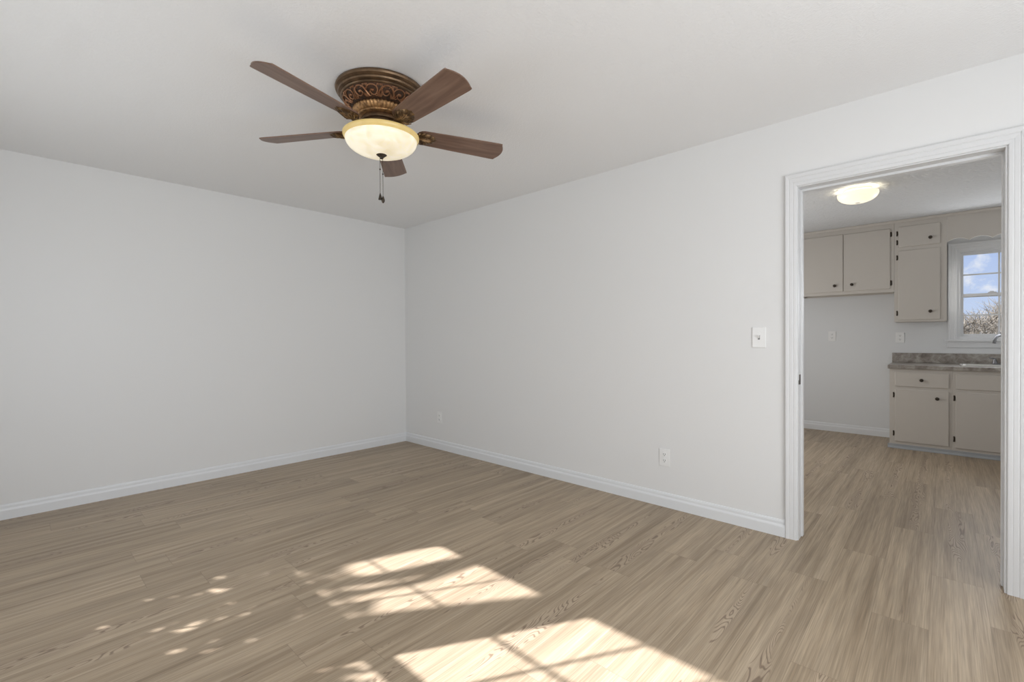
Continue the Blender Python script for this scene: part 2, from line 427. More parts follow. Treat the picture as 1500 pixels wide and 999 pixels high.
# ---------------------------------------------------------------- doorway: jamb, stop, casing, strike plate
CP = [(0, 0), (0, 0.010), (0.003, 0.012), (0.014, 0.0135), (0.017, 0.0120), (0.020, 0.0135), (0.034, 0.0150), (0.037, 0.0138), (0.040, 0.0165), (0.052, 0.0185), (0.056, 0.0180), (0.058, 0.015), (0.058, 0)]
def casing(name, label, xface, sgn, y0, y1, zt, zb=0.0, parent=None, sill=False, w=1.0, material='trim', wt=1.0):
    """mitred picture casing on a wall face; y0<y1 inner edges, zt inner top"""
    bm = BM()
    def sweep(A, B, sc=1.0):
        prism(bm, CP, lambda u, d: A(u*sc, d), lambda u, d: B(u*sc, d))
    w_ = 0.058*w
    sweep(lambda u, d: (xface+sgn*d, y1+u, zb), lambda u, d: (xface+sgn*d, y1+u, zt+u*wt/w if w else zt), w)
    sweep(lambda u, d: (xface+sgn*d, y0-u, zb), lambda u, d: (xface+sgn*d, y0-u, zt+u*wt/w), w)
    sweep(lambda u, d: (xface+sgn*d, y0-u, zt+u*wt/w), lambda u, d: (xface+sgn*d, y1+u, zt+u*wt/w), w)
    o = obj(name, bm, material, parent)
    return o
door = bpy.data.objects.new('door_1', None); C.objects.link(door); door.location = (0, 0, 0)
tag(door, 'white cased doorway without a door opening to the kitchen', 'doorway', kind='structure')
bm = BM()
box(bm, XR-0.002, XK0+0.002, DY1-0.004, DY1+0.02, 0, DH+0.016); box(bm, XR-0.002, XK0+0.002, DY0-0.02, DY0+0.004, 0, DH+0.016)
box(bm, XR-0.0015, XK0+0.0015, DY0+0.004, DY1-0.004, DH, DH+0.02)
obj('jamb', bm, 'trim', door)
bm = BM()
box(bm, XR+0.062, XR+0.098, DY1-0.013, DY1-0.003, 0.004, DH-0.001, 0.002); box(bm, XR+0.062, XR+0.098, DY0+0.003, DY0+0.011, 0.004, DH-0.001, 0.002)
box(bm, XR+0.0625, XR+0.0975, DY0+0.0112, DY1-0.0132, DH-0.012, DH+0.001)
obj('door_stop', bm, 'trim', door)
casing('casing', '', XR, -1, DY0+0.002-0.006, DY1+0.002, DH+0.006, parent=door, wt=1.22)
casing('casing', '', XK0, 1, DY0-0.004, DY1+0.002, DH+0.006, parent=door)
bm = BM(); box(bm, XR+0.022, XR+0.050, DY1-0.0062, DY1-0.0035, 0.900, 0.958, 0.001)
box(bm, XR+0.006, XR+0.022, DY1-0.006, DY1-0.004, 0.902, 0.925, 0.0005)
sp_ = obj('strike_plate', bm, 'bronze', door); sp_['label'] = 'dark bronze strike plate'

# ---------------------------------------------------------------- sash windows
def sash_window(name, label, xin, sgn, y0, y1, z0, z1, cols, rows, case_w=0.075, lock=True, mw=0.0075):
    """xin = interior wall face, sgn = +1 when outside lies towards +x; opening y0..y1, z0..z1"""
    root = bpy.data.objects.new(name, None); C.objects.link(root); root.location = (0, 0, 0)
    tag(root, label, 'window', kind='structure')
    X = lambda d: xin+sgn*d                     # depth from the interior face towards outside
    def bx(bm, d0, d1, *rest, bev=0):
        xa, xb = sorted((X(d0), X(d1))); box(bm, xa, xb, *rest, bev)
    bm = BM(); f = 0.030
    bx(bm, 0, T, y0, y0+f, z0, z1); bx(bm, 0, T, y1-f, y1, z0, z1); bx(bm, 0, T, y0+f, y1-f, z1-f, z1); bx(bm, 0, T, y0+f, y1-f, z0, z0+f)
    obj('window_frame', bm, 'trim', root)
    mid = (z0+z1)/2-0.012
    for (nm, d0, za, zb) in (('upper_sash', 0.060, mid-0.018, z1-f), ('lower_sash', 0.030, z0+f, mid+0.018)):
        bm = BM(); s = 0.024; d1 = d0+0.028; ya, yb = y0+f, y1-f
        bx(bm, d0, d1, ya, ya+s, za, zb, bev=0.002); bx(bm, d0, d1, yb-s, yb, za, zb, bev=0.002)
        bx(bm, d0+0.001, d1-0.001, ya+s-0.001, yb-s+0.001, zb-0.030, zb-0.0003); bx(bm, d0+0.001, d1-0.001, ya+s-0.001, yb-s+0.001, za+0.0003, za+0.030)
        sash = obj(nm, bm, 'trim', root)
        bm = BM(); gy0, gy1, gz0, gz1 = ya+s, yb-s, za+0.030, zb-0.030; dm = d0+0.014
        for k in range(1, cols):
            yy = gy0+(gy1-gy0)*k/cols; bx(bm, dm-0.005, dm+0.005, yy-mw, yy+mw, gz0, gz1)
        for k in range(1, rows):
            zz = gz0+(gz1-gz0)*k/rows; bx(bm, dm-0.004, dm+0.004, gy0, gy1, zz-mw, zz+mw)
        obj('muntin', bm, 'trim', sash)
        bm = BM(); bx(bm, dm-0.0015, dm+0.0015, gy0-0.004, gy1+0.004, gz0-0.004, gz1+0.004)
        obj('pane', bm, 'glass', sash)
        if nm == 'lower_sash' and lock:
            bm = BM(); yc = (y0+y1)/2+0.05
            bx(bm, d0+0.004, d0+0.024, yc-0.032, yc+0.032, zb, zb+0.010, bev=0.003)
            bx(bm, d0+0.008, d0+0.020, yc-0.012, yc+0.020, zb+0.008, zb+0.020, bev=0.003)
            obj('sash_lock', bm, 'trim', sash)
    cp = BM()
    sc = case_w/0.058
    def sweep(A, B): prism(cp, CP, A, B)
    yi0, yi1, zt = y0+0.006, y1-0.006, z1-0.006
    sweep(lambda u, d: (X(-d), yi1+u*sc, z0-0.01), lambda u, d: (X(-d), yi1+u*sc, zt+u*sc))
    sweep(lambda u, d: (X(-d), yi0-u*sc, z0-0.01), lambda u, d: (X(-d), yi0-u*sc, zt+u*sc))
    sweep(lambda u, d: (X(-d), yi0-u*sc, zt+u*sc), lambda u, d: (X(-d), yi1+u*sc, zt+u*sc))
    obj('casing', cp, 'trim', root)
    bm = BM(); bx(bm, -0.040, 0.03, y0-case_w-0.018, y1+case_w+0.018, z0-0.022, z0+0.002, bev=0.005)
    obj('stool', bm, 'trim', root)
    bm = BM(); bx(bm, -0.016, 0, y0-case_w, y1+case_w, z0-0.085, z0-0.020, bev=0.004)
    obj('apron', bm, 'trim', root)
    return root
sash_window('window_1', 'white six over six sash window behind the camera, nearer one', XW, -1, WINS[0][0]-0.017, WINS[0][1]+0.017, WZ0, WZ1, 3, 2, 0.05)
sash_window('window_2', 'white six over six sash window behind the camera, farther one', XW, -1, WINS[1][0]-0.017, WINS[1][1]+0.017, WZ0, WZ1, 3, 2, 0.05, mw=0.004)
sash_window('window_3', 'white double hung kitchen window above the sink showing sky and trees', XK1, 1, KW[0], KW[1], KW[2], KW[3], 2, 2, 0.075)

# ---------------------------------------------------------------- wall plates
def wall_plate(kind, name, label, cat, x, y, z, w=0.078, h=0.120, group=None):
    root = thing(name, label, cat, (x, y, z), 0, group)
    bm = BM(); box(bm, -0.006, 0, -w/2, w/2, -h/2, h/2, 0.0025); obj('cover_plate', bm, 'plastic', root)
    if kind == 'outlet':
        for zc in (0.0215, -0.0215):
            bm = BM()
            poly = [(0.0165*math.cos(q), max(-0.0135, min(0.0135, 0.0175*math.sin(q)))) for q in [2*PI*i/24 for i in range(24)]]
            prism(bm, poly, lambda y_, z_: (-0.005, y_, zc+z_), lambda y_, z_: (-0.0085, y_, zc+z_))
            rec = obj('receptacle', bm, 'plastic', root)
            bm = BM()
            box(bm, -0.0095, -0.0075, -0.0078, -0.0050, zc-0.001, zc+0.008); box(bm, -0.0095, -0.0075, 0.0050, 0.0078, zc-0.001, zc+0.007)
            prism(bm, [(0.0028*math.cos(2*PI*i/10), 0.0028*math.sin(2*PI*i/10)) for i in range(10)], lambda y_, z_: (-0.0075, y_, zc-0.0072+z_), lambda y_, z_: (-0.0095, y_, zc-0.0072+z_))
            s_ = obj('slot', bm, 'slot', rec); s_['label'] = 'dark slots'
        bm = BM(); lathe(bm, [(0.0028, 0), (0.0022, 0.0012)], 12)
        s_ = obj('screw', bm, 'plastic', root, loc=(-0.006, 0, 0)); s_.rotation_euler = (0, -PI/2, 0)
    else:
        bm = BM(); box(bm, -0.0072, -0.005, -0.0055, 0.0055, -0.0125, 0.0125, 0.0005); obj('toggle_slot', bm, 'slot', root)
        bm = BM(); prism(bm, [(0, -0.009), (0, 0.009), (-0.017, 0.0145), (-0.019, 0.008)], lambda x_, z_: (x_-0.004, -0.004, z_), lambda x_, z_: (x_-0.004, 0.004, z_))
        obj('toggle', bm, 'plastic', root)
        for zc in (0.030, -0.030):
            bm = BM(); lathe(bm, [(0.003, 0), (0.0024, 0.0012)], 12)
            s_ = obj('screw', bm, 'plastic', root, loc=(-0.006, 0, zc)); s_.rotation_euler = (0, -PI/2, 0)
    return root
wall_plate('outlet', 'wall_outlet', 'white duplex outlet low on the right wall, nearer the doorway', 'outlet', XR, 1.418, 0.342)
wall_plate('outlet', 'wall_outlet', 'white duplex outlet low on the right wall, close to the far corner', 'outlet', XR, 3.917, 0.338)
wall_plate('switch', 'light_switch', 'white toggle light switch beside the doorway casing', 'light switch', XR, 0.818, 1.175, 0.076, 0.124)
wall_plate('outlet', 'wall_outlet', 'white outlet on the bare kitchen wall below the two-door upper cabinet', 'outlet', XK1, 1.009, 1.178, 0.078, 0.120)
wall_plate('outlet', 'wall_outlet', 'white outlet between the countertop backsplash and the tall upper cabinet', 'outlet', XK1, 0.362, 1.158, 0.078, 0.120)

# ---------------------------------------------------------------- kitchen cabinets
XU, XB = XK1-0.33, XK1-0.61
def knob(parent, x, y, z):
    bm = BM(); lathe(bm, [(0.006, 0), (0.0055, 0.008), (0.010, 0.013), (0.0165, 0.018), (0.0165, 0.022), (0.011, 0.0265), (0.003, 0.028)], 20)
    o = obj('knob', bm, 'bronze', parent, 40, (x, y, z)); o.rotation_euler = (0, -PI/2, 0); o['label'] = 'dark bronze knob'
def hinge(parent, x, y, z):
    bm = BM()
    poly = [(-0.006, -0.024), (0.002, -0.030), (0.008, -0.022), (0.006, -0.012), (0.006, 0.012), (0.008, 0.022), (0.002, 0.030), (-0.006, 0.024), (-0.008, 0.012), (-0.008, -0.012)]
    prism(bm, poly, lambda y_, z_: (x, y+y_, z+z_), lambda y_, z_: (x-0.003, y+y_, z+z_))
    tube(bm, [(x-0.005, y, z-0.024), (x-0.005, y, z+0.024)], 0.0045, 8)
    o = obj('hinge', bm, 'bronze', parent); o['label'] = 'dark bronze hinge'
def panel(parent, name, x, y0, y1, z0, z1, knob_at=None, hinges=(), hy=None):
    bm = BM(); box(bm, x-0.012, x+0.006, y0, y1, z0, z1, 0.004)
    o = obj(name, bm, 'cabinet', parent)
    if knob_at: knob(o, x-0.012, *knob_at)
    for hz in hinges: hinge(o, x, hy, hz)
    return o
def carcass(parent, x0, y0, y1, z0, z1, opens, xb=XK1, top=True):
    """face frame with real openings, plus sides, top, bottom and back"""
    bm = BM()
    ys = sorted({y0, y1, *[v for q in opens for v in q[:2]]}); zs = sorted({z0, z1, *[v for q in opens for v in q[2:]]})
    for i in range(len(ys)-1):
        for j in range(len(zs)-1):
            cy_, cz_ = (ys[i]+ys[i+1])/2, (zs[j]+zs[j+1])/2
            if any(q[0] < cy_ < q[1] and q[2] < cz_ < q[3] for q in opens): continue
            box(bm, x0, x0+0.019, ys[i], ys[i+1], zs[j], zs[j+1])
    box(bm, x0+0.019, xb-0.001, y0, y0+0.016, z0, z1); box(bm, x0+0.019, xb-0.001, y1-0.016, y1, z0, z1)
    if top: box(bm, x0+0.019, xb-0.001, y0, y1, z1-0.016, z1)
    box(bm, x0+0.019, xb-0.001, y0, y1, z0+0.02, z0+0.036)
    box(bm, xb-0.012, xb-0.001, y0, y1, z0, z1)
    return obj('body', bm, 'cabinet', parent)
def sh(q, d=0.008): return (q[0]+d, q[1]-d, q[2]+d, q[3]-d)

# two-door upper cabinet, left
u1 = thing('upper_cabinet', 'greige two-door upper cabinet above the bare kitchen wall', 'cabinet', (0, 0, 0))
dA = (0.429, 0.848, 1.698, 2.357); dB = (0.856, 1.275, 1.698, 2.362)
carcass(u1, XU, 0.396, 1.305, 1.662, H-0.001, [sh(dA), sh(dB)])
panel(u1, 'door', XU, *dA, knob_at=(0.770, 1.770), hinges=(2.295, 1.762), hy=0.421)
panel(u1, 'door', XU, *dB, knob_at=(0.934, 1.768), hinges=(2.295, 1.762), hy=1.283)
# tall upper cabinet with small door over long door
u2 = thing('upper_cabinet', 'greige tall upper cabinet left of the kitchen window, small door over long door', 'cabinet', (0, 0, 0))
dC = (0.024, 0.360, 2.142, 2.362); dD = (0.024, 0.360, 1.352, 2.102)
carcass(u2, XU, -0.027, 0.394, 1.330, H-0.001, [sh(dC), sh(dD)])
panel(u2, 'door', XU, *dC, knob_at=(0.100, 2.212), hinges=(2.292, 2.195), hy=0.370)
panel(u2, 'door', XU, *dD, knob_at=(0.099, 1.437), hinges=(2.030, 1.425), hy=0.370)
# scalloped valance over the window
bm = BM()
poly = [(-0.028, H-0.001), (KS+0.001, H-0.001), (KS+0.001, 2.150)]
bot = []
for k in range(5):
    for i in range(13):
        y_ = -0.028-0.1642*(k+i/12)
        bot.append((max(y_, KS+0.001), 2.146+0.032*math.sin(PI*i/12)**0.8 if 0 < i < 12 else 2.146))
poly += bot[::-1]
prism(bm, poly, lambda y_, z_: (XU, y_, z_), lambda y_, z_: (XU+0.019, y_, z_))
bmesh.ops.remove_doubles(bm, verts=bm.verts, dist=1e-5)
tag(obj('window_valance', bm, 'cabinet'), 'greige scalloped wooden valance board over the kitchen window', 'valance')
# crown strip
bm = BM()
prism(bm, [(0, H-0.002), (-0.016, H-0.002), (-0.016, H-0.008), (-0.006, H-0.026), (-0.006, H-0.034), (0, H-0.034)],
      lambda d, z_: (XU+d, 1.305, z_), lambda d, z_: (XU+d, KS+0.001, z_))
struct('trim_1', bm, 'cabinet', 'narrow greige moulding where kitchen cabinets meet the ceiling', 'moulding')

# base cabinets
b1 = thing('base_cabinet', 'greige base cabinet at the left end of the counter, one drawer over one door', 'cabinet', (0, 0, 0))
q1 = (-0.042, 0.371, 0.652, 0.800); q2 = (-0.042, 0.371, 0.076, 0.622)
carcass(b1, XB, -0.066, 0.415, 0.0, 0.834, [sh(q1), sh(q2)])
panel(b1, 'drawer', XB, *q1, knob_at=(0.161, 0.724))
panel(b1, 'door', XB, *q2, knob_at=(0.043, 0.546), hinges=(0.560, 0.157), hy=0.381)
b2 = thing('base_cabinet', 'greige sink base cabinet with plain false drawer front and hinges on its left', 'cabinet', (0, 0, 0))
q3 = (-0.445, -0.091, 0.652, 0.800); q4 = (-0.445, -0.091, 0.072, 0.622); q5 = (-0.825, -0.470, 0.652, 0.800); q6 = (-0.825, -0.470, 0.072, 0.622)
carcass(b2, XB, KS+0.001, -0.067, 0.0, 0.834, [sh(q3), sh(q4), sh(q5), sh(q6)], top=False)
panel(b2, 'false_front', XB, *q3); panel(b2, 'false_front', XB, *q5)
panel(b2, 'door', XB, *q4, knob_at=(-0.41, 0.546), hinges=(0.562, 0.158), hy=-0.081)
panel(b2, 'door', XB, *q6, knob_at=(-0.505, 0.546), hinges=(0.562, 0.158), hy=-0.835)
bm = BM()
prism(bm, [(0, 0.001), (-0.014, 0.001), (-0.012, 0.010), (-0.004, 0.022), (-0.003, 0.044), (0, 0.046)],
      lambda d, z_: (XB+d, 0.429, z_), lambda d, z_: (XB+d, KS+0.001, z_))
prism(bm, [(0, 0.001), (0.014, 0.001), (0.012, 0.010), (0.004, 0.022), (0.003, 0.044), (0, 0.046)],
      lambda d, z_: (XB-0.003, 0.4155+d, z_), lambda d, z_: (XK1-0.016, 0.4155+d, z_))
struct('trim_2', bm, 'toekick', 'grey cove strip along the foot of the base cabinets', 'base strip')

# countertop with a cut-out for the sink
SX0, SX1, SY0, SY1 = 6.375, 6.745, -0.74, -0.125
bm = BM()
CX0, CX1, CY0, CY1, CZ0, CZ1 = XB-0.028, XK1-0.001, KS+0.001, 0.430, 0.835, 0.874
box(bm, CX0, SX0+0.015, CY0, CY1, CZ0, CZ1, 0.004); box(bm, SX1-0.015, CX1, CY0, CY1, CZ0, CZ1)
box(bm, SX0+0.011, SX1-0.011, CY0, SY0+0.015, CZ0, CZ1); box(bm, SX0+0.011, SX1-0.011, SY1-0.015, CY1, CZ0, CZ1)
ct = obj('countertop', bm, 'counter'); tag(ct, 'grey-brown mottled laminate countertop with backsplash on the kitchen base cabinets', 'countertop')
bm = BM(); box(bm, XK1-0.020, XK1-0.001, CY0, 0.432, CZ1, 0.985, 0.003)
obj('backsplash', bm, 'counter', ct)
# sink
sink = thing('kitchen_sink', 'stainless steel drop-in sink in the kitchen countertop under the window', 'sink', (0, 0, 0))
bm = BM()
def rrect(x0, x1, y0, y1, r_, n_=6):
    out = []
    for (cx_, cy_, a0) in ((x1-r_, y1-r_, 0), (x0+r_, y1-r_, 90), (x0+r_, y0+r_, 180), (x1-r_, y0+r_, 270)):
        for i in range(n_+1):
            q = math.radians(a0+90*i/n_); out.append((cx_+r_*math.cos(q), cy_+r_*math.sin(q)))
    return out
loops = [(rrect(SX0, SX1+0.06, SY0, SY1, 0.03), CZ1+0.001), (rrect(SX0+0.003, SX1+0.057, SY0+0.003, SY1-0.003, 0.03), CZ1+0.010),
         (rrect(SX0+0.020, SX1-0.02, SY0+0.020, SY1-0.020, 0.03), CZ1+0.009), (rrect(SX0+0.025, SX1-0.025, SY0+0.025, SY1-0.025, 0.03), CZ1-0.004),
         (rrect(SX0+0.035, SX1-0.035, SY0+0.035, SY1-0.035, 0.04), 0.72), (rrect(SX0+0.06, SX1-0.06, SY0+0.06, SY1-0.06, 0.03), 0.70)]
rings = [[bm.verts.new((x_, y_, z_)) for x_, y_ in lp] for lp, z_ in loops]
for i in range(len(rings)-1):
    n_ = len(rings[i])
    for k in range(n_): bm.faces.new((rings[i][k], rings[i][(k+1) % n_], rings[i+1][(k+1) % n_], rings[i+1][k]))
bm.faces.new(rings[-1])
obj('basin', bm, 'steel', sink, 50)
bm = BM(); lathe(bm, [(0.04, 0.701), (0.038, 0.705), (0.02, 0.704), (0.018, 0.702)], 24, ((SX0+SX1)/2, -0.43, 0)); obj('drain', bm, 'steel', sink)
# faucet
fx, fy, fz = 6.775, -0.468, CZ1+0.0105
fa = thing('kitchen_faucet', 'brushed nickel gooseneck faucet rising behind the kitchen sink', 'faucet', (fx, fy, fz))
bm = BM(); box(bm, -0.026, 0.026, -0.105, 0.105, 0.0005, 0.010, 0.004); obj('deck_plate', bm, 'faucet', fa)
bm = BM(); lathe(bm, [(0.024, 0.009), (0.022, 0.03), (0.014, 0.055), (0.012, 0.07)], 24)
pts = [(0, 0, 0.06), (0, 0, 0.16)]
for i in range(13):
    q = PI*i/12*0.94
    pts.append((-0.082*(1-math.cos(q))*0.80, 0.082*(1-math.cos(q))*0.60, 0.198+0.097*math.sin(q)))
tube(bm, pts, [0.0115]*(len(pts)-2)+[0.013, 0.014], 14)
obj('spout', bm, 'faucet', fa, 50)
for s in (-1, 1):
    bm = BM(); lathe(bm, [(0.021, 0.009), (0.019, 0.025), (0.011, 0.048), (0.013, 0.055), (0.009, 0.062)], 20, (0, 0.085*s, 0))
    tube(bm, [(0, 0.085*s, 0.056), (-0.020, 0.100*s, 0.062), (-0.035, 0.125*s, 0.066)], [0.006, 0.0055, 0.007], 8)
    obj('handle', bm, 'faucet', fa, 50)

# ---------------------------------------------------------------- kitchen ceiling light
kl = thing('ceiling_light', 'lit round flush ceiling light with cream glass in the kitchen', 'ceiling light', (4.955, 0.540, H))
bm = BM(); lathe(bm, [(0.085, 0), (0.100, -0.001), (0.102, -0.018), (0.094, -0.023), (0.03, -0.024), (0.022, -0.040), (0.018, -0.117)], 48); obj('base_pan', bm, 'plastic', kl, 40)
bm = BM()
prof = [(0.128, -0.030), (0.138, -0.034)]+[(0.146*math.cos(q)**0.85 if q < PI/2-0.01 else 0.002, -0.043-0.074*math.sin(q)) for q in [math.radians(v) for v in (-6, 4, 14, 25, 36, 48, 60, 72, 82, 90)] if math.cos(q) > 0]
lathe(bm, prof, 56, close=False)
obj('glass_shade', bm, 'dome', kl, 60)
for k in range(2):
    q = PI/4+PI*k
    d = bpy.data.lights.new('ceiling_light_bulb', 'POINT'); d.energy = 0.7; d.color = (1.0, 0.94, 0.82); d.shadow_soft_size = 0.018
    o = bpy.data.objects.new('ceiling_light_bulb', d); C.objects.link(o); o.location = (4.955+0.055*math.cos(q), 0.540+0.055*math.sin(q), H-0.066)

# ---------------------------------------------------------------- ceiling fan
fan = thing('ceiling_fan', 'bronze hugger ceiling fan with five walnut blades and lit glass bowl', 'ceiling fan', (1.2907, 2.1012, H))
Z = lambda z: z-H
bm = BM()
lathe(bm, [(0.150, 0), (0.212, 0), (0.219, -0.003), (0.222, -0.012), (0.219, -0.020), (0.210, -0.024), (0.205, -0.027), (0.209, -0.031), (0.206, -0.038),
           (0.198, -0.041), (0.192, -0.043), (0.195, -0.047), (0.192, -0.052), (0.188, -0.054), (0.150, -0.054)], 96)
obj('canopy', bm, 'aged_bronze', fan, 35)
def bandr(t_): # t 0 (top) .. 1 (bottom) -> radius, z
    return 0.186-0.052*t_-0.012*t_*(1-t_)*(-2), -0.053-0.053*t_
bm = BM(); lathe(bm, [bandr(i/10) for i in range(11)], 96)
band = obj('motor_band', bm, 'band', fan, 60)
# relief scrolls on the band
def on_band(th, t_, lift):
    r_, z_ = bandr(t_)
    return Vector(((r_+lift*0.6)*math.cos(th), (r_+lift*0.6)*math.sin(th), z_-lift*0.8))
bm = BM(); NSC = 16
for k in range(NSC):
    th0 = 2*PI*k/NSC; s = 1 if k % 2 else -1
    # large spiral
    pts = []; rad = []
    for i in range(26):
        q = i/25; an = q*2.6*PI; rr = 0.40*(1-q)**0.9+0.05
        pts.append(on_band(th0+s*rr*0.44*math.cos(an), 0.50-rr*1.02*math.sin(an), 0.003)); rad.append(0.0012+0.0022*(1-abs(2*q-0.6)*0.6))
    tube(bm, pts, rad, 6)
    # connecting S leaf
    pts = []; rad = []
    for i in range(16):
        q = i/15; pts.append(on_band(th0+PI/NSC+s*(q-0.5)*0.30, 0.15+0.72*(0.5+0.42*math.sin((q-0.5)*PI*1.5)), 0.0025)); rad.append(0.0010+0.0026*math.sin(PI*q))
    tube(bm, pts, rad, 6)
    for j in range(5):
        th1 = th0+PI/NSC+s*(0.02*j-0.04); base = on_band(th1, 0.86, 0.001); tip = on_band(th1+s*0.03*(j-2), 0.62-0.04*abs(j-2), 0.003)
        tube(bm, [base, (base+tip)/2+Vector((0, 0, -0.002)), tip], [0.0012, 0.0024, 0.0008], 5)
for k in range(NSC):
    th0 = 2*PI*k/NSC
    mm = Matrix.Translation(on_band(th0, 0.5, 0.001)) @ Matrix.Diagonal((0.008, 0.008, 0.006, 1))
    bmesh.ops.create_icosphere(bm, subdivisions=2, radius=1, matrix=mm)
    for j in range(-2, 3):          # small leaf tips under the rim
        tube(bm, [on_band(th0+PI/NSC+j*0.028, 0.05, 0.001), on_band(th0+PI/NSC+j*0.040, 0.16+0.03*abs(j), 0.004)], [0.0022, 0.0008], 5)
rl = obj('scroll_relief', bm, 'copper', band, 50); rl['label'] = 'copper coloured scroll relief'
# fluted collar
bm = BM()
lathe(bm, [(0.120, -0.104), (0.136, -0.106), (0.138, -0.112), (0.134, -0.121), (0.124, -0.130), (0.116, -0.138), (0.100, -0.140)], 240, mod=lambda th, j: 1+(0.022*math.cos(48*th) if 1 <= j <= 5 else 0))
lathe(bm, [(0.118, -0.136), (0.119, -0.140), (0.114, -0.145), (0.095, -0.146)], 192, mod=lambda th, j: 1+(0.02*math.cos(64*th) if 1 <= j <= 2 else 0))
o = obj('fluted_collar', bm, 'gold', fan, 70); o['label'] = 'antique gold fluted collar'
# rotor hub, vented lower housing
bm = BM(); lathe(bm, [(0.060, -0.144), (0.094, -0.146), (0.098, -0.152), (0.098, -0.166), (0.086, -0.170), (0.086, -0.176), (0.100, -0.180), (0.108, -0.188), (0.108, -0.204), (0.095, -0.210), (0.07, -0.212)], 64)
obj('motor_housing', bm, 'aged_bronze', fan, 35)
bm = BM()
lathe(bm, [(0.06, -0.208), (0.100, -0.212), (0.128, -0.219), (0.170, -0.226), (0.172, -0.230), (0.06, -0.230)], 64)
obj('light_fitter', bm, 'aged_bronze', fan, 35)
# glass bowl with rolled rim
bm = BM()
prof = [(0.174, -0.224), (0.184, -0.223), (0.1885, -0.227), (0.188, -0.234), (0.1835, -0.2425), (0.1770, -0.2500)]
lathe(bm, prof, 96, close=False)
rim = obj('bowl_rim', bm, 'bowl_rim', fan, 60)
bm = BM()
prof = [(0.1775*math.cos(q)**0.85, -0.249-0.075*math.sin(q)) for q in [math.radians(v) for v in (0, 8, 16, 25, 34, 43, 52, 61, 70, 79)]]+[(0.012, -0.324)]
lathe(bm, prof, 96)
bowl = obj('glass_bowl', bm, 'bowl', fan, 60)
bm = BM(); lathe(bm, [(0.006, -0.322), (0.026, -0.320), (0.027, -0.323), (0.018, -0.330), (0.010, -0.336), (0.008, -0.342), (0.003, -0.344)], 32)
obj('finial', bm, 'bronze', fan, 40)
def chain(dx, dy, ztop, zend, stopz, fob):
    bm = BM(); tube(bm, [(dx, dy, ztop), (dx, dy, zend)], 0.0011, 6)
    z_ = ztop
    while z_ > zend:
        bmesh.ops.create_icosphere(bm, subdivisions=1, radius=0.0016, matrix=Matrix.Translation((dx, dy, z_))); z_ -= 0.005
    bmesh.ops.create_icosphere(bm, subdivisions=2, radius=0.004, matrix=Matrix.Translation((dx, dy, stopz)))
    ch = obj('pull_chain', bm, 'bronze', fan)
    bm = BM()
    if fob == 'bell': lathe(bm, [(0.002, zend+0.004), (0.004, zend-0.004), (0.0085, zend-0.022), (0.0095, zend-0.030), (0.003, zend-0.031)], 20, (dx, dy, 0))
    else: lathe(bm, [(0.002, zend+0.004), (0.005, zend-0.004), (0.0085, zend-0.015), (0.0085, zend-0.022), (0.005, zend-0.030), (0.001, zend-0.033)], 20, (dx, dy, 0))
    obj('fob', bm, 'bronze', ch, 40)
chain(-0.0075+0.002, 0.007, -0.336, Z(1.920), Z(2.045), 'bell')
chain(0.004, -0.004, -0.338, Z(1.905), Z(2.020), 'drop')
